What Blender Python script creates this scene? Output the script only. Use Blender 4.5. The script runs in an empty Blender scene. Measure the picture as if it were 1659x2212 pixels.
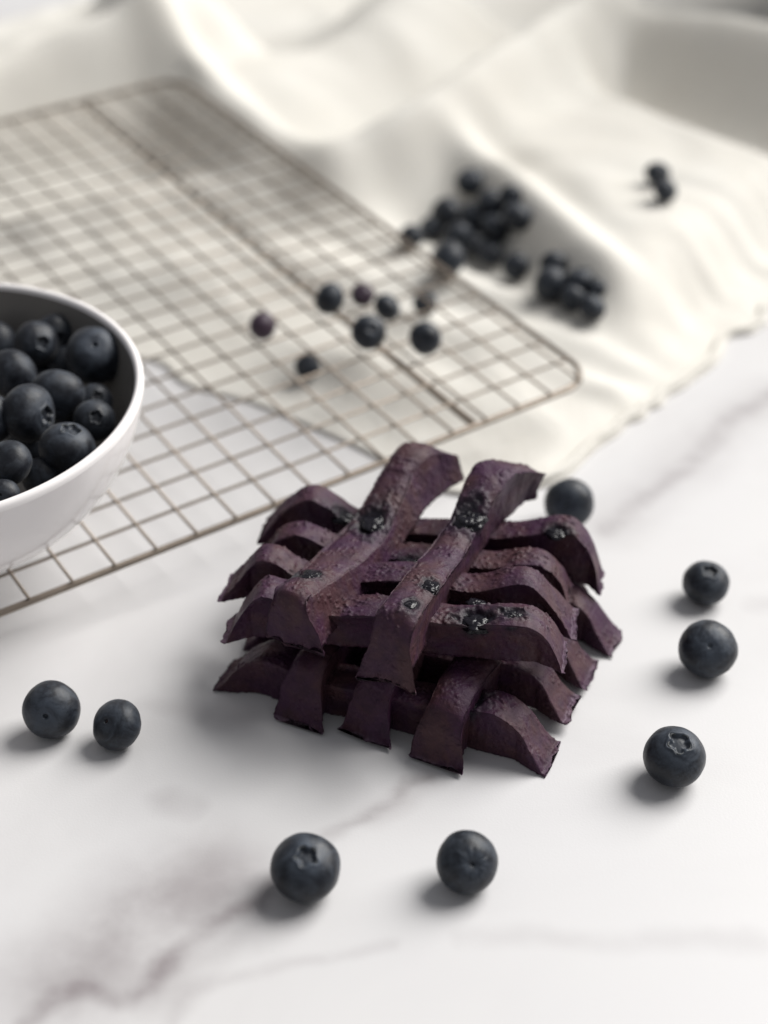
import bpy, math, random
import numpy as np
from mathutils import Vector, Matrix, noise

# ------------------------------------------------------------------ camera, light, exposure
scene = bpy.context.scene
C = scene.collection
CAM_H, PITCH = 0.277, math.radians(33.5)
cam_data = bpy.data.cameras.new("camera")
cam = bpy.data.objects.new("camera", cam_data); C.objects.link(cam)
cam.location = (0, 0, CAM_H)
cam.rotation_euler = (math.radians(90) - PITCH, 0, 0)
cam_data.sensor_fit = 'VERTICAL'; cam_data.sensor_height = 36.0; cam_data.sensor_width = 27.0
cam_data.lens = 54.08
cam_data.clip_start = 0.01; cam_data.clip_end = 50
cam_data.dof.use_dof = True
cam_data.dof.focus_distance = 0.397
cam_data.dof.aperture_fstop = 5.9
cam_data.dof.aperture_blades = 0
scene.camera = cam

world = bpy.data.worlds.new("World"); scene.world = world; world.use_nodes = True
bg = world.node_tree.nodes["Background"]
bg.inputs[0].default_value = (0.93, 0.95, 1.0, 1); bg.inputs[1].default_value = 0.27

def area_light(name, loc, target, sx, sy, power, col):
    l = bpy.data.lights.new(name, 'AREA'); l.shape = 'RECTANGLE'; l.size = sx; l.size_y = sy
    l.energy = power; l.color = col
    o = bpy.data.objects.new(name, l); C.objects.link(o)
    o.location = loc
    o.rotation_euler = (Vector(target) - Vector(loc)).to_track_quat('-Z', 'Y').to_euler()
    return o
area_light("window_light", (1.80, 1.60, 2.00), (0.0, 0.42, 0.0), 2.2, 2.2, 188, (1.0, 0.985, 0.955))

vs = scene.view_settings
vs.view_transform = 'Standard'; vs.look = 'None'; vs.exposure = 0.0; vs.gamma = 1.0
vs.use_curve_mapping = False

# ------------------------------------------------------------------ photo pixel -> place helpers
FPX = 3323.0
CP, SP = math.cos(PITCH), math.sin(PITCH)
CAM = np.array([0, 0, CAM_H])
def ray(x, y):
    u = (x - 829.5) / FPX; v = -(y - 1106.0) / FPX
    return np.array([u, CP + SP * v, -SP + CP * v])
def at(x, y, z=0.0):
    d = ray(x, y); return CAM + (z - CAM_H) / d[2] * d
def depth_of(P):
    return CP * P[1] - SP * (P[2] - CAM_H)
def on_plane(x, y, P0, ang):
    d = ray(x, y); t = np.array([math.cos(ang), math.sin(ang)]); n = np.array([-t[1], t[0]])
    k = (n @ (np.array(P0[:2]))) / (n @ d[:2]); X = CAM + k * d
    return float(t @ (X[:2] - np.array(P0[:2]))), float(X[2])
def zc(X, Y): return 438.9 + X * .5556, 921.7 + Y * .5556     # enlarged crop of the stack -> picture

def tag(o, label=None, cat=None, group=None, kind=None):
    if label: o['label'] = label
    if cat: o['category'] = cat
    if group: o['group'] = group
    if kind: o['kind'] = kind
    return o
def mesh_obj(name, verts, faces, mat, parent=None, smooth=True):
    me = bpy.data.meshes.new(name)
    me.from_pydata([tuple(v) for v in verts], [], faces); me.update()
    if smooth: me.polygons.foreach_set('use_smooth', [True] * len(me.polygons))
    if mat: me.materials.append(mat)
    o = bpy.data.objects.new(name, me); C.objects.link(o)
    if parent: o.parent = parent
    return o
def empty(name, loc=(0, 0, 0)):
    o = bpy.data.objects.new(name, None); C.objects.link(o); o.location = loc
    o.empty_display_size = 0.01
    return o
def tube(points, r, seg=8, closed=False):
    pts = [Vector(p) for p in points]; n = len(pts); V = []; Fc = []
    up = Vector((0, 0, 1)); prev = None
    for i, p in enumerate(pts):
        if closed: t = (pts[(i + 1) % n] - pts[i - 1])
        else: t = pts[min(i + 1, n - 1)] - pts[max(i - 1, 0)]
        t.normalize()
        if prev is None:
            a = t.cross(up)
            if a.length < 1e-4: a = t.cross(Vector((1, 0, 0)))
        else: a = prev - t * prev.dot(t)
        a.normalize(); prev = a; b = t.cross(a)
        for k in range(seg):
            w = 2 * math.pi * k / seg
            V.append(p + a * (r * math.cos(w)) + b * (r * math.sin(w)))
    m = n if closed else n - 1
    for i in range(m):
        for k in range(seg):
            i2 = (i + 1) % n; k2 = (k + 1) % seg
            Fc.append((i * seg + k, i * seg + k2, i2 * seg + k2, i2 * seg + k))
    if not closed:
        Fc.append(tuple(range(seg))[::-1]); Fc.append(tuple((n - 1) * seg + k for k in range(seg)))
    return V, Fc
def lathe(prof, seg=96):
    V = []; Fc = []; n = len(prof)
    for k in range(seg):
        w = 2 * math.pi * k / seg
        for (r, z) in prof: V.append((r * math.cos(w), r * math.sin(w), z))
    for k in range(seg):
        k2 = (k + 1) % seg
        for i in range(n - 1): Fc.append((k * n + i, k2 * n + i, k2 * n + i + 1, k * n + i + 1))
    return V, Fc
def sstep(a, b, x):
    t = np.clip((x - a) / (b - a), 0, 1); return t * t * (3 - 2 * t)

# ------------------------------------------------------------------ materials
class NT:
    def __init__(self, name):
        self.m = bpy.data.materials.new(name); self.m.use_nodes = True
        self.t = self.m.node_tree; self.b = self.t.nodes["Principled BSDF"]
    def n(self, typ, **kw):
        o = self.t.nodes.new(typ)
        for k, v in kw.items(): setattr(o, k, v)
        return o
    def l(self, a, b): self.t.links.new(a, b)
    def set(self, **kw):
        for k, v in kw.items(): self.b.inputs[k.replace('_', ' ')].default_value = v
    def math(self, op, a, b=None, clamp=False):
        o = self.n('ShaderNodeMath', operation=op, use_clamp=clamp)
        for i, v in enumerate((a, b)):
            if v is None: continue
            if isinstance(v, (int, float)): o.inputs[i].default_value = v
            else: self.l(v, o.inputs[i])
        return o.outputs[0]
    def noise(self, vec, scale, detail=4, rough=.55, dist=0):
        o = self.n('ShaderNodeTexNoise'); o.inputs['Scale'].default_value = scale
        o.inputs['Detail'].default_value = detail; o.inputs['Roughness'].default_value = rough
        o.inputs['Distortion'].default_value = dist
        if vec is not None: self.l(vec, o.inputs['Vector'])
        return o.outputs['Fac']
    def ramp(self, fac, lo, hi, a=0., b=1.):
        o = self.n('ShaderNodeMapRange'); o.interpolation_type = 'SMOOTHSTEP'
        self.l(fac, o.inputs[0])
        for i, v in enumerate((lo, hi, a, b)): o.inputs[i + 1].default_value = v
        return o.outputs[0]
    def mix(self, fac, a, b, blend='MIX'):
        o = self.n('ShaderNodeMix', data_type='RGBA', blend_type=blend)
        if isinstance(fac, (int, float)): o.inputs[0].default_value = fac
        else: self.l(fac, o.inputs[0])
        for s, v in ((6, a), (7, b)):
            if isinstance(v, tuple): o.inputs[s].default_value = (*v, 1) if len(v) == 3 else v
            else: self.l(v, o.inputs[s])
        return o.outputs[2]
    def bump(self, h, dist, strength=1., prev=None):
        o = self.n('ShaderNodeBump'); o.inputs['Distance'].default_value = dist
        o.inputs['Strength'].default_value = strength; self.l(h, o.inputs['Height'])
        if prev is not None: self.l(prev, o.inputs['Normal'])
        return o.outputs[0]
    def obj(self): return self.n('ShaderNodeTexCoord').outputs['Object']
    def pos(self): return self.n('ShaderNodeNewGeometry').outputs['Position']

def marble_material():
    m = NT("white_marble"); P = m.pos()
    wn = m.n('ShaderNodeTexNoise'); wn.inputs['Scale'].default_value = 24; wn.inputs['Detail'].default_value = 5
    m.l(P, wn.inputs['Vector'])
    sub = m.n('ShaderNodeVectorMath', operation='SUBTRACT'); m.l(wn.outputs['Color'], sub.inputs[0]); sub.inputs[1].default_value = (.5, .5, .5)
    sc = m.n('ShaderNodeVectorMath', operation='SCALE'); m.l(sub.outputs[0], sc.inputs[0]); sc.inputs['Scale'].default_value = .017
    ad = m.n('ShaderNodeVectorMath', operation='ADD'); m.l(P, ad.inputs[0]); m.l(sc.outputs[0], ad.inputs[1])
    fl = m.n('ShaderNodeVectorMath', operation='MULTIPLY'); m.l(ad.outputs[0], fl.inputs[0]); fl.inputs[1].default_value = (1, 1, 0)
    W = fl.outputs[0]
    def seg(a, b, w, s):
        a = Vector((a[0], a[1], 0)); b = Vector((b[0], b[1], 0)); d = b - a; L2 = d.length_squared
        s1 = m.n('ShaderNodeVectorMath', operation='SUBTRACT'); m.l(W, s1.inputs[0]); s1.inputs[1].default_value = a
        dt = m.n('ShaderNodeVectorMath', operation='DOT_PRODUCT'); m.l(s1.outputs[0], dt.inputs[0]); dt.inputs[1].default_value = d / L2
        cl = m.math('ADD', dt.outputs['Value'], 0.0, clamp=True)
        s2 = m.n('ShaderNodeVectorMath', operation='SCALE'); s2.inputs[0].default_value = d; m.l(cl, s2.inputs['Scale'])
        ds = m.n('ShaderNodeVectorMath', operation='DISTANCE'); m.l(s1.outputs[0], ds.inputs[0]); m.l(s2.outputs[0], ds.inputs[1])
        return m.ramp(ds.outputs['Value'], 0.0, w, s, 0.0)
    def lines(items):
        cur = None
        for pl, w, s in items:
            pts = [at(*p) for p in pl]
            for a, b in zip(pts[:-1], pts[1:]):
                o = seg(a, b, w, s); cur = o if cur is None else m.math('MAXIMUM', cur, o)
        return cur
    thin = lines([
        ([(40, 2212), (110, 2155), (180, 2130), (260, 2150), (340, 2125), (400, 2070), (440, 2010), (500, 1965), (565, 1945)], .0044, .32),
        ([(565, 1945), (610, 1880), (650, 1830), (720, 1805), (800, 1765), (850, 1730), (880, 1700), (930, 1690)], .0038, .30),
        ([(370, 2212), (420, 2130), (540, 2105), (640, 2065), (720, 2050), (830, 2042)], .0036, .16),
        ([(1300, 1140), (1420, 1060), (1500, 985), (1620, 880), (1750, 790)], .007, .25)])
    wide = lines([
        ([(130, 2130), (240, 2040), (330, 1970), (460, 1920)], .030, .62),
        ([(340, 2125), (430, 2030), (520, 1950)], .016, .52),
        ([(820, 1760), (930, 1690)], .009, .25),
        ([(350, 1735), (410, 1760)], .008, .30), ([(320, 1520), (520, 1545)], .007, .20),
        ([(1320, 1130), (1470, 1010), (1659, 850)], .022, .26),
        ([(1010, 2040), (1280, 2045), (1640, 2030)], .006, .16), ([(1640, 1310), (1800, 1290)], .010, .22),
        ([(560, 1270), (700, 1190)], .018, .16)])
    blot = m.noise(P, 38, 4, .55)
    wide = m.math('MULTIPLY', wide, m.ramp(blot, .25, .70, .45, 1.15))
    thin = m.math('MULTIPLY', thin, m.ramp(m.noise(W, 90, 3), .3, .6, .45, 1.1))
    cloud = m.ramp(m.noise(P, 9, 5, .6, .6), .42, .75, 0, .12)
    tot = m.math('ADD', m.math('MAXIMUM', m.math('MULTIPLY', wide, 1.0), cloud), thin, clamp=True)
    base = m.mix(m.ramp(m.noise(P, 5, 3), .35, .65), (.612, .602, .602), (.588, .58, .588))
    col = m.mix(tot, base, (.235, .208, .215))
    speck = m.ramp(m.noise(P, 420, 2, .5), .80, .83, 0, .55)
    col = m.mix(speck, col, (.25, .23, .22))
    m.l(col, m.b.inputs['Base Color'])
    m.set(Roughness=.42); m.b.inputs['Specular IOR Level'].default_value = .30
    m.l(m.bump(m.noise(P, 1600, 2), .00006, .5), m.b.inputs['Normal'])
    return m.m

def waffle_material():
    m = NT("blueberry_waffle"); P = m.obj()
    at_ = m.n('ShaderNodeAttribute', attribute_name='wear')
    sp = m.n('ShaderNodeSeparateColor'); m.l(at_.outputs['Color'], sp.inputs[0])
    n1 = m.noise(P, 75, 5, .6, .4); n2 = m.noise(P, 260, 4, .6)
    col = m.mix(m.ramp(n1, .36, .66), (.040, .0120, .036), (.058, .0235, .0285))
    col = m.mix(m.ramp(n2, .40, .75, 0, .5), col, (.018, .008, .019))
    col = m.mix(m.ramp(m.noise(P, 1100, 2), .62, .80, 0, .18), col, (.16, .10, .13))
    st = m.math('MULTIPLY', sp.outputs[1], m.ramp(m.noise(P, 420, 4), .30, .55, .55, 1.0))
    col = m.mix(st, col, (.010, .008, .014))
    fr = m.math('MULTIPLY', sp.outputs[0], m.ramp(m.noise(P, 700, 3), .30, .60, .25, 1.0))
    col = m.mix(fr, col, (.15, .10, .145))
    m.l(col, m.b.inputs['Base Color'])
    rg = m.math('SUBTRACT', m.ramp(n2, .3, .7, .48, .62), m.math('MULTIPLY', sp.outputs[1], .08))
    m.l(rg, m.b.inputs['Roughness']); m.b.inputs['Specular IOR Level'].default_value = .27
    v = m.n('ShaderNodeTexVoronoi'); v.inputs['Scale'].default_value = 520; m.l(P, v.inputs['Vector'])
    pim = m.ramp(v.outputs['Distance'], .0, .55, 1., 0.)
    pim = m.math('MULTIPLY', pim, m.ramp(m.noise(P, 160, 2), .48, .62))
    b1 = m.bump(m.noise(P, 750, 5, .62), .00045, .75)
    b2 = m.bump(pim, .0004, .8, b1)
    m.l(b2, m.b.inputs['Normal'])
    return m.m

def pulp_material():
    m = NT("baked_blueberry_skin"); P = m.obj()
    n1 = m.noise(P, 500, 4, .6)
    m.l(m.mix(n1, (.003, .003, .005), (.010, .008, .013)), m.b.inputs['Base Color'])
    m.set(Roughness=.22); m.b.inputs['Specular IOR Level'].default_value = .28
    m.l(m.bump(m.noise(P, 260, 3, .5, 1.0), .0008, .4), m.b.inputs['Normal'])
    return m.m

def berry_material(name, dark, bloom, rough=.46):
    m = NT(name); P = m.obj()
    oi = m.n('ShaderNodeObjectInfo')
    ad = m.n('ShaderNodeVectorMath', operation='ADD'); m.l(P, ad.inputs[0])
    sc = m.n('ShaderNodeVectorMath', operation='SCALE'); sc.inputs[0].default_value = (7, 3, 5); m.l(oi.outputs['Random'], sc.inputs['Scale'])
    m.l(sc.outputs[0], ad.inputs[1]); P2 = ad.outputs[0]
    n1 = m.noise(P2, 170, 6, .68, .9); n2 = m.noise(P2, 900, 3, .6)
    f = m.math('MULTIPLY', m.ramp(n1, .40, .64), m.ramp(n2, .25, .62, .5, 1.0))
    col = m.mix(f, dark, bloom)
    sx = m.n('ShaderNodeSeparateXYZ'); m.l(P, sx.inputs[0])
    crown = m.math('MULTIPLY', m.ramp(sx.outputs['Z'], .0045, .0068), m.ramp(n1, .3, .6, .25, .8))
    col = m.mix(crown, col, tuple(1.5 * c for c in bloom))
    wp = m.noise(P2, 1500, 2, .5)
    col = m.mix(m.ramp(wp, .74, .80, 0, .30), col, (.16, .17, .18))
    m.l(col, m.b.inputs['Base Color'])
    m.l(m.ramp(n1, .3, .7, rough - .08, rough + .12), m.b.inputs['Roughness'])
    m.b.inputs['Specular IOR Level'].default_value = .36
    m.b.inputs['Sheen Weight'].default_value = .10; m.b.inputs['Sheen Roughness'].default_value = .4
    m.l(m.bump(m.noise(P2, 650, 4), .00018, .6), m.b.inputs['Normal'])
    return m.m

def plain(name, col, rough, metal=0., spec=.5, bump=None, var=.0):
    m = NT(name); P = m.obj()
    if var:
        d = tuple(c * (1 - var) for c in col)
        m.l(m.mix(m.ramp(m.noise(P, 60, 4), .3, .7), col, d), m.b.inputs['Base Color'])
    else: m.set(Base_Color=(*col, 1))
    m.set(Roughness=rough, Metallic=metal); m.b.inputs['Specular IOR Level'].default_value = spec
    if bump: m.l(m.bump(m.noise(P, bump[0], 3), bump[1], .6), m.b.inputs['Normal'])
    return m.m

def linen_material():
    m = NT("cream_linen"); P = m.pos()
    n1 = m.noise(P, 14, 4)
    col = m.mix(m.ramp(n1, .35, .65), (.655, .63, .58), (.675, .655, .61))
    thr = m.n('ShaderNodeTexNoise'); thr.inputs['Scale'].default_value = 500; thr.inputs['Detail'].default_value = 2
    mp = m.n('ShaderNodeMapping'); mp.inputs['Scale'].default_value = (1, .12, 1); mp.inputs['Rotation'].default_value = (0, 0, math.radians(39))
    m.l(P, mp.inputs['Vector']); m.l(mp.outputs[0], thr.inputs['Vector'])
    col = m.mix(m.ramp(thr.outputs['Fac'], .4, .7, 0, .25), col, (.60, .57, .52))
    m.l(col, m.b.inputs['Base Color']); m.set(Roughness=.85); m.b.inputs['Specular IOR Level'].default_value = .15
    m.l(m.bump(m.noise(P, 900, 2), .0004, .7), m.b.inputs['Normal'])
    return m.m

M_marble = marble_material(); M_waffle = waffle_material(); M_pulp = pulp_material()
M_berry = berry_material("blueberry_skin", (.0050, .0066, .0115), (.034, .042, .056))
M_berry_bowl = berry_material("blueberry_skin_chilled", (.0062, .0076, .0125), (.034, .041, .054), .50)
M_berry_purple = berry_material("reddish_blueberry_skin", (.030, .014, .026), (.055, .035, .055))
M_scar = plain("stem_scar", (.055, .032, .030), .8, bump=(900, .0003), var=.4)
M_calyx = plain("calyx_skin", (.034, .038, .042), .6, bump=(900, .0002), var=.45)
M_wire = plain("champagne_metal", (.27, .225, .185), .40, metal=.65, bump=(800, .00004), var=.2)
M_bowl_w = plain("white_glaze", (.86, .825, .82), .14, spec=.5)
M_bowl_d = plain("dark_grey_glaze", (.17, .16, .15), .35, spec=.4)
M_linen = linen_material()
M_pot = plain("dark_olive_enamel", (.045, .043, .030), .45, bump=(200, .0003), var=.3)

# ------------------------------------------------------------------ marble tabletop
V = [(-1.2, -.3, 0), (1.2, -.3, 0), (1.2, 2.6, 0), (-1.2, 2.6, 0)]
V += [(x, y, -.03) for x, y, z in V]
table = mesh_obj("marble_tabletop", V, [(0, 1, 2, 3), (7, 6, 5, 4), (0, 4, 5, 1), (1, 5, 6, 2), (2, 6, 7, 3), (3, 7, 4, 0)], M_marble, smooth=False)
tag(table, kind='structure', label="white marble tabletop with grey mauve veins")

# ------------------------------------------------------------------ linen cloth (one sheet, folds raised)
CC = at(1090, 1115)[:2]
CU = np.array([.627, .779]); CV = np.array([-.779, .627])
def poly(pts):
    return np.array([[*at(x, y, z)[:2], z] for x, y, z in pts])
F5a, F5b = at(1100, 110, .028)[:2], at(1700, 330, .028)[:2]
F5d = (F5b - F5a) / np.hypot(*(F5b - F5a)); F5n = np.array([-F5d[1], F5d[0]])
F5 = np.array([[*(F5a + F5n * .055), .040], [*(F5a + F5d * .10 + F5n * .055), .060], [*(F5b + F5n * .058), .062], [*(F5b + F5d * .3 + F5n * .06), .060]])
RIDGES = [  # crest line (pixel, pixel, height), width
    (poly([(270, -80, .076), (335, 5, .070), (400, 105, .054), (480, 190, .043), (600, 280, .037), (715, 345, .029), (790, 385, .012)]), .022),
    (poly([(735, 345, .030), (870, 250, .044), (1000, 165, .052), (1150, 65, .058), (1270, -20, .060), (1330, -70, .06)]), .022),
    (poly([(560, 150, .034), (700, 130, .030), (830, 60, .040), (900, -40, .05)]), .050),
    (np.array([[-.300, .630, .046], [-.179, .712, .056], [-.159, .726, .064], [-.143, .736, .069], [-.126, .747, .073], [-.112, .757, .074]]), .020),
    (np.array([[-.300, .670, .040], [-.20, .745, .050], [-.150, .780, .060], [-.10, .82, .06]]), .035),
    (poly([(1440, 640, .018), (1390, 600, .028), (1290, 520, .033), (1180, 420, .034), (1080, 335, .035), (1000, 295, .034), (900, 305, .030), (770, 350, .024)]), .013),
    (F5, .028),
    (poly([(560, 760, .006), (800, 800, .009), (1000, 880, .006)]), .020),
    (poly([(900, 700, .008), (1150, 720, .012), (1420, 790, .010)]), .014),
    (poly([(300, 620, .006), (600, 560, .010), (850, 620, .008)]), .020),
    (poly([(1300, 760, .010), (1500, 740, .012), (1640, 690, .012)]), .009),
    (poly([(760, 470, .008), (900, 560, .012), (1100, 640, .012), (1320, 720, .010)]), .011),
    (poly([(100, 470, .010), (350, 400, .016), (560, 420, .014)]), .018),
]
PLAT = np.array([at(x, y, .028)[:2] for x, y in [(1440, 650), (1390, 605), (1290, 525), (1180, 425), (1080, 340), (1000, 300), (900, 310), (800, 340)]]
                + [list(F5a - F5d * .02), list(F5a + F5n * .01), list(F5b + F5n * .01), list(F5b + F5d * .2), list(CC + CU * .40 + CV * .040)])
def seg_dist(X, Y, P):
    best = np.full(X.shape, 1e9); hh = np.zeros(X.shape)
    for a, b in zip(P[:-1], P[1:]):
        d = b[:2] - a[:2]; L2 = d @ d + 1e-12
        t = np.clip(((X - a[0]) * d[0] + (Y - a[1]) * d[1]) / L2, 0, 1)
        q = np.hypot(X - a[0] - t * d[0], Y - a[1] - t * d[1])
        m_ = q < best; best = np.where(m_, q, best)
        if len(a) > 2: hh = np.where(m_, a[2] + t * (b[2] - a[2]), hh)
    return best, hh
def inside(X, Y, P):
    r = np.zeros(X.shape, bool); n = len(P)
    for i in range(n):
        a, b = P[i], P[(i + 1) % n]
        c = ((a[1] > Y) != (b[1] > Y)) & (X < (b[0] - a[0]) * (Y - a[1]) / (b[1] - a[1] + 1e-15) + a[0])
        r ^= c
    return r
RYC, RYS = math.cos(.5857), math.sin(.5857); RO = (-.1025, .3552)      # rack corner and heading on the table
def cloth_raw(X, Y):
    X = np.asarray(X, float); Y = np.asarray(Y, float)
    acc = np.zeros(X.shape)
    for P, w in RIDGES:
        d, h = seg_dist(X, Y, P); acc = acc + (h * np.exp(-(d / w) ** 2)) ** 3
    d, _ = seg_dist(X, Y, np.vstack([PLAT, PLAT[:1]])); ins = inside(X, Y, PLAT)
    sd = np.where(ins, d, -d)
    acc = acc + (.026 * sstep(-.004, .018, sd)) ** 3
    z = acc ** (1 / 3.)
    u = (X - CC[0]) * CU[0] + (Y - CC[1]) * CU[1]; v = (X - CC[0]) * CV[0] + (Y - CC[1]) * CV[1]
    return .0021 + np.maximum(z + .0015, 0) * sstep(.0, .05, np.minimum(u, v))
NU, NV = 300, 240
gu, gv = np.meshgrid(np.linspace(0, .78, NU), np.linspace(0, .56, NV), indexing='ij')
rag = .0026 * np.sin(gu * 60 + 3 * np.sin(gu * 37)) + .0009 * np.sin(gu * 230 + 4 * np.sin(gu * 71))
rag2 = .0030 * np.sin(gv * 90 + 2 * np.sin(gv * 37))
gv2 = gv + rag * np.exp(-gv / .03); gu2 = gu + rag2 * np.exp(-gu / .03)
GX = CC[0] + gu2 * CU[0] + gv2 * CV[0]; GY = CC[1] + gu2 * CU[1] + gv2 * CV[1]
GZ = cloth_raw(GX, GY)
def blur(A, n):
    for _ in range(n):
        A = np.pad(A, 1, mode='edge')
        A = (A[:-2] + 2 * A[1:-1] + A[2:]) / 4; A = (A[:, :-2] + 2 * A[:, 1:-1] + A[:, 2:]) / 4
    return A
GZ = blur(GZ, 9)
u_, v_ = gu, gv
ripple = .0010 * np.sin(u_ * 95 + 3 * np.sin(v_ * 40)) * np.sin(v_ * 70 + 2 * np.sin(u_ * 55))
hem_ = np.exp(-np.clip(v_ - .004, 0, 1) / .038)
ripple += hem_ * (.0042 * np.sin(u_ * 150 + 3.1 * np.sin(u_ * 61) + 60 * v_) * np.sin(u_ * 43 + 1) + .0022 * np.sin(u_ * 310 + v_ * 240 + 2 * np.sin(u_ * 83)) * np.sin(v_ * 200 + u_ * 50))
GZ = GZ + ripple
rx = RYC * (GX - RO[0]) + RYS * (GY - RO[1]); ry = -RYS * (GX - RO[0]) + RYC * (GY - RO[1])
zr = .0135 + .0869 * (GY - .355) - .0075
inr = sstep(.012, -.002, rx - 15.5 * .01355) * sstep(.014, -.002, ry - 22.9 * .01360)
GZ = GZ * (1 - inr) + np.minimum(GZ, np.maximum(zr, .006)) * inr      # under the rack the sheet stays below the wires
GZ = blur(np.maximum(GZ, .0030), 3)
edge = sstep(.0, .014, v_) * sstep(.0, .050, u_)
GZ = np.maximum(GZ * edge + (1 - edge) * (.00105 + .12 * np.maximum(GZ - .003, 0)), .00105)
def cloth_z(X, Y):
    u = (X - CC[0]) * CU[0] + (Y - CC[1]) * CU[1]; v = (X - CC[0]) * CV[0] + (Y - CC[1]) * CV[1]
    fi = min(max(u / .78 * (NU - 1), 0), NU - 1.001); fj = min(max(v / .56 * (NV - 1), 0), NV - 1.001)
    i, j = int(fi), int(fj); a, b = fi - i, fj - j
    return float((GZ[i, j] * (1 - a) + GZ[i + 1, j] * a) * (1 - b) + (GZ[i, j + 1] * (1 - a) + GZ[i + 1, j + 1] * a) * b)
Vc = np.stack([GX.ravel(), GY.ravel(), GZ.ravel()], 1)
Fcl = [(i * NV + j, (i + 1) * NV + j, (i + 1) * NV + j + 1, i * NV + j + 1) for i in range(NU - 1) for j in range(NV - 1)]
cloth = mesh_obj("linen_cloth", Vc, Fcl, M_linen)
so = cloth.modifiers.new("thickness", 'SOLIDIFY'); so.thickness = .0009; so.offset = -1
tag(cloth, "cream linen cloth with rumpled folds spread under and behind the wire rack", "cloth")
# turned, slightly uneven hem along the open edge
pts = [Vc[i * NV + 1] for i in range(0, NU, 2)]
pts = [(p[0], p[1], max(p[2], .0022)) for p in pts]
v, f = tube(pts, .0016, 8)
v = [tuple(Vector(p) + Vector((noise.noise(Vector(p) * 260), noise.noise(Vector(p) * 260 + Vector((9, 0, 0))), .6 * noise.noise(Vector(p) * 260 + Vector((0, 9, 0))))) * .0007) for p in v]
mesh_obj("hem", [(x, y, max(z, .0004)) for x, y, z in v], f, M_linen, cloth)

# ------------------------------------------------------------------ dark pot behind the cloth, oversized to throw added shade on it
pot = empty("shading_pot", (.470, 1.005, 0))
tag(pot, "dark olive round pot behind the folded cloth, enlarged to shade it", "pot")
pv, pf = lathe([(0, .003), (.165, .0), (.180, .008), (.188, .06), (.190, .30), (.187, .302), (.184, .06), (.174, .012), (0, .008)], 64)  # width and height chosen for the shadow cast on the far folds
mesh_obj("pot_body", pv, pf, M_pot, pot)
rv, rf = tube([(.1888 * math.cos(a), .1888 * math.sin(a), .3025) for a in np.linspace(0, 2 * math.pi, 64, endpoint=False)], .003, 8, True)
mesh_obj("pot_rim", rv, rf, M_pot, pot)

# ------------------------------------------------------------------ wire cooling rack
RP, RY, ROX, ROY, RHR, CELL = 0.671530634, 0.583465532, -7.56662882, 24.4219682, 21.719667, .01355
rack = empty("wire_cooling_rack")
RM = Matrix.Translation(Vector(CAM)) @ Matrix.Rotation(RP - PITCH, 4, 'X') @ Matrix.Translation(Vector((ROX, ROY, -RHR)) * CELL) @ Matrix.Rotation(RY, 4, 'Z')
rack.matrix_basis = RM
tag(rack, "champagne metal wire cooling rack with square grid lying partly on the cloth", "cooling rack")
IL, IR, JB = -7.5, 15.5, 22.9
def rounded(i0, j0, i1, j1, r, n=8):
    pts = []
    for cx, cy, a0 in ((i1 - r, j0 + r, -90), (i1 - r, j1 - r, 0), (i0 + r, j1 - r, 90), (i0 + r, j0 + r, 180)):
        for k in range(n + 1):
            a = math.radians(a0 + 90 * k / n); pts.append((cx + r * math.cos(a), cy + r * math.sin(a)))
    return pts
fp = [(x * CELL, y * CELL, -.0012) for x, y in rounded(IL, -.06, IR, JB, 1.0)]
v, f = tube(fp, .00112, 10, True); mesh_obj("frame", v, f, M_wire, rack)
rl = random.Random(4)
def wire_mesh(name, L, r):
    v, f = tube([(0, 0, 0), (L * .33, 0, 0), (L * .66, 0, 0), (L, 0, 0)], r, 8)
    me = bpy.data.meshes.new(name); me.from_pydata([tuple(p) for p in v], [], f); me.update()
    me.polygons.foreach_set('use_smooth', [True] * len(me.polygons)); me.materials.append(M_wire); return me
wl = wire_mesh("wire", (JB + .10) * CELL, .00052); ws = wire_mesh("wire_cross", (IR - IL) * CELL, .00052)
for i in range(-7, 16):
    o = bpy.data.objects.new("wire", wl); C.objects.link(o); o.parent = rack
    o.location = (i * CELL, -.10 * CELL, .0005 + rl.uniform(-.0001, .0001)); o.rotation_euler = (0, 0, math.pi / 2)
for j in range(1, 23):
    o = bpy.data.objects.new("cross_wire", ws); C.objects.link(o); o.parent = rack
    o.location = (IL * CELL, j * CELL, -.00065 + rl.uniform(-.0001, .0001))
RMI = RM.inverted()
def rack_floor(i, j, hi=0.0):      # local z of the table or cloth under a rack point
    p = RM @ Vector((i * CELL, j * CELL, 0))
    u = (p.x - CC[0]) * CU[0] + (p.y - CC[1]) * CU[1]; w = (p.x - CC[0]) * CV[0] + (p.y - CC[1]) * CV[1]
    g = float(cloth_z(p.x, p.y)) if (u > 0 and w > 0) else 0.0
    return -(p.z - g) / math.cos(RP - PITCH)
for i in (11.8, -3.8):
    pts = [(i * CELL, .15 * CELL, -.0024), (i * CELL, JB * .5 * CELL, -.0027), (i * CELL, (JB - .15) * CELL, -.0024)]
    v, f = tube(pts, .0014, 8); mesh_obj("support_bar", v, f, M_wire, rack)
for i, j in ((-3.8, 1.0), (-3.8, 21.5)):
    zf = max(rack_floor(i, j) + .0012, -.0075 if i > 0 else -.05)
    loop = [(i, j - .7, -.0026), (i, j - .55, zf * .6), (i, j - .4, zf), (i, j + .4, zf), (i, j + .55, zf * .6), (i, j + .7, -.0026)]
    v, f = tube([(a * CELL, b * CELL, c) for a, b, c in loop], .0013, 8); mesh_obj("foot", v, f, M_wire, rack)

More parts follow.
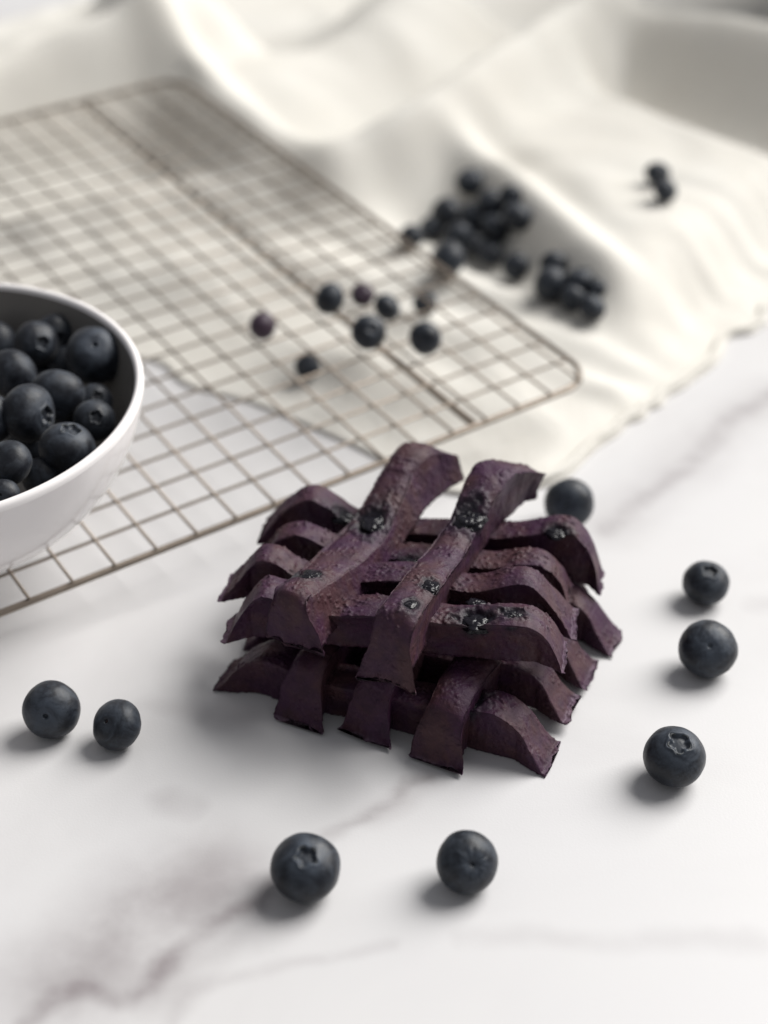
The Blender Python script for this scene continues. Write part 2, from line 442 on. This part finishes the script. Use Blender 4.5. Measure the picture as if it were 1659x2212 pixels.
# ------------------------------------------------------------------ bowl
bn = Vector((0, math.sin(-.087), 1)).normalized()
brim = Vector((-.1300, .3815, .0656)); BR = .0610
bh = (brim - RM.translation).dot((RM.to_3x3() @ Vector((0, 0, 1))).normalized()) - .0017
bowl = empty("ceramic_bowl", brim - bn * bh)
bowl.rotation_euler = bn.to_track_quat('Z', 'Y').to_euler()
tag(bowl, "white ceramic bowl with dark inside holding blueberries on the wire rack", "bowl")
def bez(p0, p1, p2, p3, n):
    out = []
    for k in range(n):
        t = k / (n - 1); a = 1 - t
        out.append(tuple(a**3 * p0[q] + 3 * a*a*t * p1[q] + 3 * a*t*t * p2[q] + t**3 * p3[q] for q in (0, 1)))
    return out
outer = [(0, .0025), (.022, .0025), (.0235, 0), (.027, 0), (.0285, .002)] + bez((.0290, .005), (.047, .010), (.059, .030), (BR + .0006, bh - .002), 22)
v, f = lathe(outer, 128); mesh_obj("bowl_body", v, f, M_bowl_w, bowl)
rim_p = [(BR + .0006, bh - .002), (BR + .0006, bh - .0008), (BR + .0001, bh + .0001), (BR - .0008, bh + .0003), (BR - .0016, bh - .0001), (BR - .0020, bh - .0012)]
v, f = lathe(rim_p, 128); mesh_obj("rim", v, f, M_bowl_w, bowl)
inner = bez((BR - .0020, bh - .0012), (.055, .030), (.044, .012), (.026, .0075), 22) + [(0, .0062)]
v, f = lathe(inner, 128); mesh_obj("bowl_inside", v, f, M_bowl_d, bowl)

# ------------------------------------------------------------------ blueberries
def berry_geo(kind, seed, hi=True):
    rng = random.Random(seed)
    na = 96 if hi else 40
    if hi: phis = [math.pi * (k / 72) ** 1.35 for k in range(1, 72)]
    else: phis = [math.pi * (k / 28) ** 1.2 for k in range(1, 28)]
    off = Vector((rng.uniform(0, 50), rng.uniform(0, 50), rng.uniform(0, 50)))
    ph5 = rng.uniform(0, 6.28); obl = rng.uniform(.80, .91); depth = rng.uniform(.15, .20)
    r0 = rng.uniform(.27, .33)
    def R(phi, th):
        n = Vector((math.sin(phi) * math.cos(th), math.sin(phi) * math.sin(th), math.cos(phi)))
        r = 1 + .035 * noise.noise(n * 1.2 + off) + .012 * noise.noise(n * 3 + off)
        if kind == 'calyx':
            e = r0 * (1 + .12 * math.cos(5 * th + ph5) + .22 * noise.noise(n * 5 + off))
            r -= .05 * math.exp(-(phi / .55) ** 2)
            x = (phi - e) / (.05 if hi else .10)
            r -= depth * (1 / (1 + math.exp(min(30, max(-30, x * 3.2)))))
            r += .035 * math.exp(-((phi - e - .05) / .07) ** 2)
        elif kind == 'stem':
            r -= .085 * math.exp(-(phi / .30) ** 2) + .10 / (1 + math.exp(min(30, (phi - .085) * 90)))
            r += .020 * math.exp(-((phi - .14) / .04) ** 2)
        elif kind == 'wrinkle':
            r -= .16 * math.exp(-(phi / .26) ** 2) + .08 / (1 + math.exp(min(30, (phi - .07) * 90)))
            w = math.exp(-((phi - .42) / .24) ** 2)
            r += .026 * w * (noise.noise(Vector((math.cos(th) * 4.2, math.sin(th) * 4.2, phi * 1.6)) + off) + .5 * noise.noise(Vector((math.cos(th) * 9, math.sin(th) * 9, phi * 3)) + off))
        elif kind == 'crease':
            r -= .07 * math.exp(-(phi / .25) ** 2) + .07 / (1 + math.exp(min(30, (phi - .08) * 80)))
            y_ = n.x * .35 + .03 * math.sin(n.y * 9); 
            if n.y < 0: r -= .022 * math.exp(-((n.x - .12 * math.sin(n.y * 5) + .05) / .05) ** 2) * math.exp(-((n.y + .45) / .28) ** 2) * max(0, math.cos(phi))
            r += .012 * noise.noise(n * 5 + off)
        return Vector((n.x * r, n.y * r, n.z * r * obl))
    V = [R(0.0, 0)]; Fc = []
    for p in phis:
        for k in range(na): V.append(R(p, 2 * math.pi * k / na))
    V.append(R(math.pi, 0)); L = len(V) - 1
    for k in range(na): Fc.append((0, 1 + k, 1 + (k + 1) % na))
    for i in range(len(phis) - 1):
        for k in range(na):
            a = 1 + i * na + k; b = 1 + i * na + (k + 1) % na
            Fc.append((a, a + na, b + na, b))
    b0 = 1 + (len(phis) - 1) * na
    for k in range(na): Fc.append((L, b0 + (k + 1) % na, b0 + k))
    return V, Fc, (ph5, r0, obl, off)
CACHE = {}
def orient(dx, dy, r):     # pole direction from its offset on the disc, seen along the line of sight
    a, b = dx / r, -dy / r; c = math.sqrt(max(.02, 1 - a * a - b * b))
    n = math.sqrt(a * a + b * b + c * c)
    right = Vector((1, 0, 0)); up = Vector((0, SP, CP)); back = Vector((0, -CP, SP))
    return (right * a + up * b + back * c) / n
def berry(center, rad, pole, kind, label, group=None, hi=True, mat=None, seed=0, spin=0., parts=False):
    mat = mat or M_berry
    key = (kind, seed if hi else seed % 4, hi, mat.name, round(rad, 4) if hi else None)
    vr = round(rad, 4) if hi else .007
    if key not in CACHE:
        V, Fc, inf = berry_geo(kind, seed if hi else seed % 4, hi)
        me = bpy.data.meshes.new("blueberry"); me.from_pydata([tuple(p * vr) for p in V], [], Fc); me.update()
        me.polygons.foreach_set('use_smooth', [True] * len(me.polygons)); me.materials.append(mat)
        CACHE[key] = (me, inf)
    me, inf = CACHE[key]
    o = bpy.data.objects.new("blueberry", me); C.objects.link(o)
    o.location = center; q = Vector(pole).to_track_quat('Z', 'Y')
    o.rotation_euler = (q.to_matrix() @ Matrix.Rotation(spin, 3, 'Z')).to_euler()
    o.scale = (rad / vr,) * 3
    tag(o, label, "blueberry", group)
    if parts:
        ph5, r0, obl = inf[:3]
        if kind == 'calyx':      # low crown of five flaps round the hole
            V = []; Fc = []; n = 100
            for k in range(n):
                th = 2 * math.pi * k / n; lob = math.cos(5 * th + ph5)
                n_ = Vector((math.sin(r0) * math.cos(th), math.sin(r0) * math.sin(th), math.cos(r0)))
                e = r0 * (1 + .12 * lob + .22 * noise.noise(n_ * 5 + inf[3])) * .97
                h = .90 * obl + .012 * lob + .010 * noise.noise(Vector((math.cos(th) * 3, math.sin(th) * 3, seed)))
                for (dr, dz) in ((-.01, -.13), (-.012, .0), (.018, .028), (.05, .012), (.075, -.045)):
                    rr = math.sin(e) * 1.0 + dr
                    V.append((rr * math.cos(th) * vr, rr * math.sin(th) * vr, (h + dz) * vr * .985))
            for k in range(n):
                for i in range(4):
                    k2 = (k + 1) % n; Fc.append((k * 5 + i, k * 5 + i + 1, k2 * 5 + i + 1, k2 * 5 + i))
            mesh_obj("calyx", V, Fc, M_calyx, o)
        else:
            V, Fc = lathe([(.075 * vr, -.02 * vr), (.06 * vr, .012 * vr), (.03 * vr, .006 * vr), (0, -.005 * vr)], 20)
            zz = {'stem': .80, 'wrinkle': .74, 'crease': .83}[kind] * obl * vr
            mesh_obj("stem_scar", [(x, y, z + zz) for x, y, z in V], Fc, M_scar, o)
    return o

def low_extent(kind, seed, rad, pole, spin, hi=True):
    V, Fc, _ = berry_geo(kind, seed if hi else seed % 4, hi)
    q = (Vector(pole).to_track_quat('Z', 'Y').to_matrix() @ Matrix.Rotation(spin, 3, 'Z'))
    return -min((q @ p).z for p in V) * rad
near = [  # px, py, diam px, pole dx, dy, kind, label
    (111, 1533, 128, -3, 10, 'stem', "larger round blueberry of the pair on bare marble beside the rack"),
    (253, 1566, 114, -25, -18, 'stem', "smaller dark blueberry with tiny ring scar, paired with a larger one beside the rack"),
    (660, 1874, 156, 5, -46, 'calyx', "biggest blueberry with open round crown standing on the dark marble vein"),
    (1009, 1862, 138, 13, -8, 'wrinkle', "wrinkled blueberry with puckered stem end on plain white marble"),
    (1457, 1634, 137, 3, -43, 'calyx', "blueberry with frosted star crown tilted up, beside the lower waffle's corner"),
    (1529, 1402, 128, -7, -14, 'crease', "blueberry with scratched crease below its stem dimple, between two crowned berries"),
    (1525, 1259, 103, 4, -33, 'calyx', "small crowned blueberry next to the creased one on open marble"),
    (1229, 1087, 110, -12, 6, 'stem', "round blueberry on marble right behind the waffle stack at the cloth corner"),
]
for k, (x, y, d, dx, dy, kind, lab) in enumerate(near):
    c = at(x, y, .0075); r = d * depth_of(c) / FPX / 2 * .985
    pole = orient(dx, dy, d / 2); spin = [0, 1.2, .4, 2.1, .9, 0, 2.6, .5][k]
    lo = low_extent(kind, 11 + k, r, pole, spin)
    c = at(x, y, lo)
    berry(c, r, pole, kind, lab, "blueberries scattered on the marble", True, None, 11 + k, spin, True)

rb = random.Random(8)
def far_berry(x, y, d, z_fn, label, group, mat=None, kind=None, pole=None, lift=0.97, hi=False, seed=None):
    z = .01
    for _ in range(12):
        c = at(x, y, z); r = d * depth_of(c) / FPX / 2; z = .5 * z + .5 * (z_fn(c) + r * lift)
    c = at(x, y, z)
    p = pole or Vector((rb.uniform(-1, 1), rb.uniform(-1, .4), rb.uniform(-.2, 1))).normalized()
    return berry(c, r, p, kind or rb.choice(['calyx', 'stem', 'stem', 'calyx']), label, group, hi, mat, rb.randrange(99) if seed is None else seed, rb.uniform(0, 6))
def z_rack(c):
    l = RMI @ Vector(c); return float((RM @ Vector((l.x, l.y, .001))).z)
def z_cloth(c): return float(cloth_z(c[0], c[1]))
G1 = "blueberries loose on the wire rack"
far_berry(567, 704, 62, z_rack, "single reddish purple blueberry alone on the wire rack", G1, M_berry_purple, 'stem', lift=.75)
far_berry(711, 645, 72, z_rack, "big pale topped blueberry on the rack at one end of the loose group", G1, lift=.72)
far_berry(783, 637, 52, z_rack, "smallest dark purple blueberry of the loose group on the rack", G1, M_berry_purple, lift=.6)
far_berry(836, 664, 62, z_rack, "medium blueberry touching a bigger one on the rack", G1, lift=.6)
far_berry(796, 718, 78, z_rack, "largest blueberry on the rack, in the middle of the loose group", G1, lift=.8)
far_berry(918, 731, 74, z_rack, "round blueberry on the rack standing apart beside the loose group", G1, lift=.8)
G2 = "blueberries fallen under the wire rack"
far_berry(664, 792, 56, lambda c: z_cloth(c), "blueberry fallen through the grid, half hidden under the wires", G2)
far_berry(918, 655, 54, lambda c: z_cloth(c), "flattened looking blueberry below the wires near the heaped berries", G2)
G3 = "blueberries heaped on the cloth against the fold"
heap = [(1015, 393, 64), (1062, 440, 66), (1103, 425, 54), (1118, 468, 70), (965, 466, 80), (1022, 476, 76), (1068, 496, 68),
        (932, 492, 52), (990, 515, 72), (967, 560, 82), (1060, 548, 60), (1114, 575, 62), (887, 512, 58), (1030, 530, 60)]
for x, y, d in heap:
    far_berry(x, y, d, z_cloth, "dark blueberry in the heap lying on cloth between rack edge and thick fold", G3)
G4 = "blueberries in the small pile at the fold's end"
for x, y, d in [(1196, 572, 62), (1190, 614, 78), (1252, 606, 64), (1236, 645, 58), (1279, 664, 62), (1288, 622, 44)]:
    far_berry(x, y, d, z_cloth, "dark blueberry in the small pile at the end of the thick fold", G4)
G5 = "two blueberries on top of the folded cloth"
far_berry(1420, 374, 56, z_cloth, "one of two touching blueberries alone on top of the folded cloth", G5)
far_berry(1437, 410, 56, z_cloth, "one of two touching blueberries alone on top of the folded cloth", G5)

# berries in the bowl: (pixel, pixel, diameter px, pole dx, dy, height below rim)
G6 = "blueberries filling the white bowl"
BW = bowl.matrix_basis
def bowl_pt(x, y, below):
    P0 = brim - bn * below; d = Vector(ray(x, y)); o = Vector(CAM)
    t = (P0 - o).dot(bn) / d.dot(bn); return o + d * t
inb = [(78, 742, 88, 24, 2, .010, 'calyx'), (118, 722, 80, 18, 14, .013, 'calyx'), (205, 768, 116, 10, -20, .010, 'stem'), (28, 808, 100, -30, 20, .007, 'stem'),
       (124, 855, 112, 10, 40, .011, 'stem'), (62, 893, 118, 54, 6, .006, 'calyx'), (206, 865, 68, 12, -8, .015, 'calyx'), (204, 908, 84, 12, -6, .013, 'calyx'),
       (146, 968, 112, 14, -44, .010, 'calyx'), (20, 1000, 94, -20, -20, .006, 'stem'), (8, 1070, 66, 0, 0, .010, 'stem'), (-22, 905, 100, 30, 10, .006, 'stem'),
       (140, 788, 80, 0, 30, .021, 'stem'), (92, 1030, 84, 10, 20, .017, 'stem'), (-60, 1010, 96, 0, 0, .006, 'stem'), (-80, 830, 96, 0, 0, .008, 'stem'),
       (-10, 740, 84, 0, 0, .016, 'stem'), (-100, 930, 96, 0, 0, .006, 'calyx'), (238, 820, 70, 0, 0, .026, 'stem'), (160, 915, 80, 0, 0, .026, 'stem'), (60, 960, 84, 0, 0, .022, 'stem'),
       (150, 720, 84, 0, 0, .026, 'stem'), (60, 800, 84, 0, 0, .022, 'stem')]
BLAB = {0: "blueberry in the bowl with a pale crown turned aside, overlapping a similar crowned berry", 1: "crowned blueberry in the bowl half hidden behind another crowned berry",
        2: "large shaded blueberry in the bowl resting high against the dark inner wall", 4: "plain round blueberry in the bowl between the big crowned berry and the wall",
        5: "frosted blueberry on top of the bowl's heap with a torn crown on its side", 6: "smallest blueberry in the bowl with a pale crown spot by the inner wall",
        7: "small crowned blueberry low in the bowl beneath the smallest one", 8: "blueberry in the bowl touching the rim wall with its crown facing up"}
for k, (x, y, d, dx, dy, be, kind) in enumerate(inb):
    c = bowl_pt(x, y, be * .8); r = d * 1.09 * depth_of(c) / FPX / 2
    lc = bowl.matrix_basis.inverted() @ c
    berry(c, r, orient(dx, dy, d / 2), kind, BLAB.get(k, "dusty dark blueberry heaped with others inside the white bowl"), G6, k < 11, M_berry_bowl, 40 + k, k * 1.3, k in (0, 1, 5, 6, 7, 8))

# ------------------------------------------------------------------ waffles
def crom(P, n):
    P = [np.array(p, float) for p in P]; P = [2 * P[0] - P[1]] + P + [2 * P[-1] - P[-2]]
    out = []
    for i in range(1, len(P) - 2):
        for t in np.linspace(0, 1, 40, endpoint=False):
            a, b, c, d = P[i - 1:i + 3]
            out.append(.5 * ((2 * b) + (c - a) * t + (2 * a - 5 * b + 4 * c - d) * t * t + (3 * b - a - 3 * c + d) * t ** 3))
    out.append(P[-2]); out = np.array(out)
    L = np.concatenate([[0], np.cumsum(np.hypot(*np.diff(out, axis=0).T))])
    q = np.linspace(0, L[-1], n)
    return np.stack([np.interp(q, L, out[:, 0]), np.interp(q, L, out[:, 1])], 1)

def bar(parent, P0, ang, line, zb, wt, wb, seed, pits=(), H=None, lean=0., bend=None, wu=None, crown=.0004, wav=.10, fl=1.5, und=2.6, back=0.):
    """a moulded batter bar: top line in a vertical plane, trapezoid section, thin ragged feet at both ends.
    line: (s, z) in metres along direction ang from P0; zb: (left, right) underside heights; pits: (s, t, r, depth)"""
    N, NT_, NF, NB = 280, 40, 16, 8; wu = wu or wb * .8
    rng = random.Random(seed); off = Vector((rng.uniform(0, 9), rng.uniform(0, 9), rng.uniform(0, 9)))
    S = crom(line, N); s0, s1 = S[0, 0], S[-1, 0]; Lm = s1 - s0
    H = H or (np.median(S[:, 1]) - .5 * (zb[0] + zb[1]))
    ca, sa = math.cos(ang), math.sin(ang)
    V = []; W = []; ring = NT_ + 2 * NF + NB
    for i in range(N):
        s, zt = S[i]; f = (s - s0) / Lm
        b = zb[0] + (zb[1] - zb[0]) * min(1, max(0, f))
        h = max(zt - b, .0006); hr = min(1.05, h / H)
        tip = max(0, 1 - hr); wtt = wt + (wb - wt) * tip ** fl
        wob = 1 + wav * noise.noise(Vector((s * 45, seed, 0)) + off) + .05 * noise.noise(Vector((s * 150, seed, 1)) + off); wtt *= wob; wbb = (wu + (wb - wu) * tip ** .7) * (1 + .07 * noise.noise(Vector((s * 80, seed, 4)) + off))
        if back:
            k_ = float(sstep(.78, 1.0, f)); wtt *= 1 + .32 * k_ - .14 * math.exp(-((f - .62) / .10) ** 2); wbb *= 1 + .25 * k_
        e = min(i, N - 1 - i) / (N * .10)
        c0 = .0013 * noise.noise(Vector((s * 35, 2.2, seed)) + off)
        if back: c0 -= back * float(sstep(.72, 1.0, f))
        if bend: c0 += bend * math.sin(f * math.pi)
        sec = []
        for k in range(NF):                       # left flank, up
            q = k / NF; w_ = wbb + (wtt - wbb) * (q ** und); sec.append((-w_, b + q * (h - .0004), 0, q))
        for k in range(NT_):                      # top
            q = k / (NT_ - 1) * 2 - 1; sec.append((q * wtt * .985, b + h - crown * abs(q) ** 3.0 - .0005 * (1 - q * q) * (hr < .9), 1, q))
        for k in range(NF):
            q = 1 - (k + 1) / NF if k < NF - 1 else 0; q = (NF - 1 - k) / NF; w_ = wbb + (wtt - wbb) * (q ** und); sec.append((w_, b + q * (h - .0004), 0, q))
        for k in range(NB):
            q = (k + 1) / (NB + 1); sec.append((wbb * (1 - 2 * q), b, 2, q))
        for (t, z, typ, q) in sec:
            p3 = Vector((s, t, z)) * 1000
            ragged = max(0, 1 - e)
            ds = 0; dt = 0; dz = 0
            if ragged > 0:
                rn = noise.noise(Vector((t * 260, seed * 3.1, 1 if i < N / 2 else 5))) + .45 * noise.noise(Vector((t * 800, seed, 3 if i < N / 2 else 7))) + .22 * noise.noise(Vector((t * 2100, seed, 8 if i < N / 2 else 2)))
                ds = (-1 if i < N / 2 else 1) * .0015 * rn * ragged ** 3
                dz += .0009 * noise.noise(Vector((t * 330, seed * 1.7, 9))) * ragged ** 2
            # body lumps
            lump = .00050 * noise.noise(p3 * .11 + off) + .00024 * noise.noise(p3 * .30 + off)
            if typ == 1:
                v1 = noise.noise(p3 * 1.1 + off * 2); pm = max(0, v1 - .12)
                gate = max(0, min(1, .5 + 1.6 * noise.noise(p3 * .16 + off * 3)))
                lump += .0012 * pm * gate
                dz += lump
                stain = 0.
                for (ps, pt, pr, pd) in pits:
                    dd = math.hypot((s - ps), (t - pt) * 1.15) / pr
                    dd *= 1 + .45 * noise.noise(p3 * .22 + off * 1.7) + .25 * noise.noise(p3 * .6 + off)
                    if dd < 2.2:
                        dz -= pd * .62 * math.exp(-(dd * 1.15) ** 3); dz += pd * .22 * math.exp(-((dd - 1.25) / .28) ** 2)
                        stain = max(stain, min(1, max(0, 2.1 - dd) / 1.3) ** 1.4)
            else:
                stain = 0.
                for (ps, pt, pr, pd) in pits:
                    if abs(abs(pt) + pr - wtt) < .003 and t * pt > 0:
                        dd = math.hypot(s - ps, (b + h - z) * .8) / pr; stain = max(stain, min(1, max(0, 1.1 - dd) / .6))
                dt += (1 if t > 0 else -1) * lump * (1 if typ == 0 else 0)
                if typ == 0:
                    dt += (1 if t > 0 else -1) * .00022 * noise.noise(p3 * .9 + off)
                    if q < .12: dt += (1 if t > 0 else -1) * .0006 * max(0, noise.noise(Vector((s * 900, seed, 2))))
            fr = max(0, 1 - h / .0013) * (1 if typ != 2 else .6) + (.8 * max(0, .10 - q) / .10 * max(0, noise.noise(Vector((s * 500, seed, 6))) + .1) if typ == 0 else 0)
            ss = s + ds; tt = t + dt + c0 + lean * (z - b)
            V.append((P0[0] + ca * ss - sa * tt, P0[1] + sa * ss + ca * tt, max(z + dz, .0009 if typ == 1 else .0003))); W.append((min(1, fr), stain))
    Fc = []
    for i in range(N - 1):
        for k in range(ring):
            k2 = (k + 1) % ring; Fc.append((i * ring + k, i * ring + k2, (i + 1) * ring + k2, (i + 1) * ring + k))
    Fc.append(tuple(range(ring))); Fc.append(tuple((N - 1) * ring + k for k in range(ring))[::-1])
    inv = Vector(parent.location)
    o = mesh_obj("bar", [(x - inv.x, y - inv.y, z - inv.z) for x, y, z in V], [t[::-1] for t in Fc], M_waffle, parent)
    at_ = o.data.color_attributes.new("wear", 'FLOAT_COLOR', 'POINT')
    at_.data.foreach_set('color', np.array([[a, b, 0, 1] for a, b in W], dtype=np.float32).ravel())
    for n_, (ps, pt, pr, pd) in enumerate(pits):      # burst berry lying in each pit
        zt = float(np.interp(ps, S[:, 0], S[:, 1])); seedb = seed * 10 + n_
        V2 = []; F2 = []; nu, nv = 44, 26
        for a in range(nv + 1):
            phi = math.pi * a / nv
            for k in range(nu):
                th = 2 * math.pi * k / nu
                n3 = Vector((math.sin(phi) * math.cos(th), math.sin(phi) * math.sin(th), math.cos(phi)))
                rr = 1 + .30 * noise.noise(n3 * 1.7 + off + Vector((seedb, 0, 0))) + .22 * (.35 - abs(noise.noise(n3 * 3.6 + off + Vector((0, seedb, 0)))) * 1.6) + .07 * noise.noise(n3 * 9 + off)
                x, y, z = n3.x * pr * 1.0 * rr, n3.y * pr * .82 * rr, n3.z * pd * .55 * rr
                V2.append((P0[0] + ca * (ps + x) - sa * (pt + c0 * 0 + y) - inv.x, P0[1] + sa * (ps + x) + ca * (pt + y) - inv.y, zt - pd * .66 + z - inv.z))
        for a in range(nv):
            for k in range(nu):
                k2 = (k + 1) % nu; F2.append((a * nu + k, (a + 1) * nu + k, (a + 1) * nu + k2, a * nu + k2))
        mesh_obj("baked_berry", V2, F2, M_pulp, o)
    return o

def traced(P0, ang, pts): return [on_plane(*zc(*p), P0, ang) for p in pts]
mm = .001
# lower waffle, flat on the marble
FL, FR = at(465, 1495), at(1165, 1678)
aL = math.atan2(FR[1] - FL[1], FR[0] - FL[0]); tL = np.array([math.cos(aL), math.sin(aL)]); nL = np.array([-tL[1], tL[0]])
lower = empty("waffle", (*(FL[:2] + tL * .046 + nL * .03), 0)); 
tag(lower, "purple blueberry waffle lying flat on the marble underneath another waffle", "waffle", "stacked blueberry waffles")
def LP(n): return FL[:2] + nL * n
H1 = [(-1, .6), (2.5, 4.0), (7, 9.5), (13, 13.4), (19, 13.4), (27, 11.4), (40, 11.6), (56, 11.8), (67, 12.2), (75, 14.4), (81, 14.4), (86.5, 11), (90, 6), (93, 2.4), (95, .4)]
def prof(P, ds=0, sc=1., dz=0): return [((s + ds) * mm, (z * sc + dz) * mm) for s, z in P]
bar(lower, LP(.0072), aL, prof(H1), (0, 0), .0052, .0072, 21, wu=.0040, pits=[(.0715, -.0005, .0045, .0022)])
bar(lower, LP(.0250), aL, prof(H1, .5, 1.04, 1.5), (.001, .0028), .0044, .0068, 22, wu=.0026)
bar(lower, LP(.0420), aL, prof(H1, 1.5, 1.04, 1.0), (.001, .002), .0044, .0068, 23, wu=.0026)
bar(lower, LP(.0600), aL, prof(H1, 3.5, 1.05, .4), (.0005, .0005), .0044, .0068, 24, wu=.0026)
aLc = aL + math.radians(82)
HC = [(-5.2, 1.0), (-4.2, 3.2), (-3.4, 7), (-2.2, 12), (1.2, 16.6), (8, 18.8), (16, 18.4), (26, 18.2), (44, 18.4), (60, 19), (70, 17), (76, 10), (79, 4)]
for k, (s0, sd, ds, zz) in enumerate(((.0275, 31, 0, .2), (.0465, 32, .8, -.2), (.0672, 33, -1.5, .4))):
    o = bar(lower, LP(0) + tL * s0, aLc, prof(HC, ds, 1., zz), (.0012, .003), .0052, .0080, sd, H=.0155, wu=.0044, crown=.0017, wav=.16, fl=.9, und=1.5)

# upper waffle, resting on the lower one
zU = .0215
DL, DR = at(495, 1382, zU), at(1195, 1450, zU)
aU = math.atan2(DR[1] - DL[1], DR[0] - DL[0]); tU = np.array([math.cos(aU), math.sin(aU)]); nU = np.array([-tU[1], tU[0]])
upper = empty("waffle", (*(DL[:2] + tU * .044 + nU * .03), zU))
tag(upper, "purple blueberry waffle with burst berries stacked on top of another waffle", "waffle", "stacked blueberry waffles")
def UP(n): return DL[:2] + nU * n
TD = [(93, 815), (120, 760), (160, 690), (230, 625), (310, 640), (480, 690), (700, 690), (1000, 728), (1180, 722), (1280, 735), (1345, 785), (1388, 860), (1408, 930)]
TC = [(85, 628), (140, 570), (215, 495), (290, 500), (400, 560), (560, 560), (800, 560), (1050, 600), (1200, 572), (1280, 580), (1365, 660), (1420, 730), (1455, 782)]
TB = [(240, 480), (300, 415), (390, 395), (520, 455), (650, 480), (850, 480), (1100, 515), (1250, 500), (1335, 515), (1395, 575), (1420, 660)]
TA = [(232, 398), (320, 300), (420, 250), (520, 295), (600, 350), (740, 375), (900, 380), (1200, 395), (1390, 375), (1465, 405), (1520, 490), (1548, 610)]
def ubar(n, T, zb, seed, pits=(), wt=.0044, wb=.0070, wu=.0026):
    P0 = UP(n); ln = traced(P0, aU, T)
    return bar(upper, P0, aU, ln, zb, wt, wb, seed, pits, wu=wu)
def pit_at(n, px, py, r, d, z):   # crop pixel -> (s, t) on a bar whose top is near z
    X = at(*zc(px, py), z)[:2] - UP(n); return (float(X @ tU), float(X @ nU), r, d)
ubar(.0070, TD, (.0195, .0205), 41, [pit_at(.0070, 1065, 716, .0046, .0026, .035), pit_at(.0070, 1205, 712, .0026, .0014, .035)], wt=.0050)
ubar(.0230, TC, (.0215, .0205), 42, [pit_at(.0230, 1060, 650, .0027, .0015, .034), pit_at(.0230, 420, 560, .0032, .0015, .033)])
ubar(.0375, TB, (.0210, .0175), 43, [pit_at(.0375, 800, 520, .0030, .0015, .03)], wt=.0041)
ubar(.0530, TA, (.0200, .0130), 44, [pit_at(.0530, 545, 320, .0034, .0018, .033), pit_at(.0530, 1370, 420, .0030, .0018, .031)])
# cross bars
def xbar(A, B, zA, T, zb, seed, pitpx, wt, wb, **kw):
    a, b = at(*A, zA), at(*B, zA); P0 = b[:2]; ang = math.atan2(a[1] - b[1], a[0] - b[0])
    ln = traced(P0, ang, T)
    t = np.array([math.cos(ang), math.sin(ang)]); n = np.array([-t[1], t[0]]); pits = []
    for px, py, r, d, lat in pitpx:
        s, z = on_plane(*zc(px, py), P0, ang); pits.append((s, lat, r, d))
    return bar(upper, P0, ang, ln, zb, wt, wb, seed, pits, **kw)
X1 = [(350, 835), (352, 760), (356, 690), (372, 640), (420, 600), (500, 540), (580, 470), (650, 395), (700, 310), (760, 200), (815, 100), (850, 68), (880, 75)]
xbar((905, 975), (640, 1285), .041, X1, (.0262, .0300), 51, [(672, 400, .0050, .0030, .0005), (440, 598, .0038, .0020, .002)], .0044, .0084, H=.013, wu=.0066, lean=.20, crown=.0019, wav=.20, fl=.9, und=.8, back=.0028)
X2 = [(705, 985), (712, 900), (722, 800), (745, 715), (800, 640), (880, 560), (950, 480), (1000, 400), (1040, 320), (1085, 220), (1125, 150), (1160, 132), (1190, 140)]
xbar((1085, 1015), (830, 1370), .041, X2, (.0250, .0305), 52, [(1030, 385, .0052, .0030, -.0005), (770, 655, .0024, .0012, -.002), (835, 730, .0030, .0016, -.003)], .0056, .0086, H=.012, wu=.0036, crown=.0019, wav=.20, fl=.9, und=1.8, back=.0028)
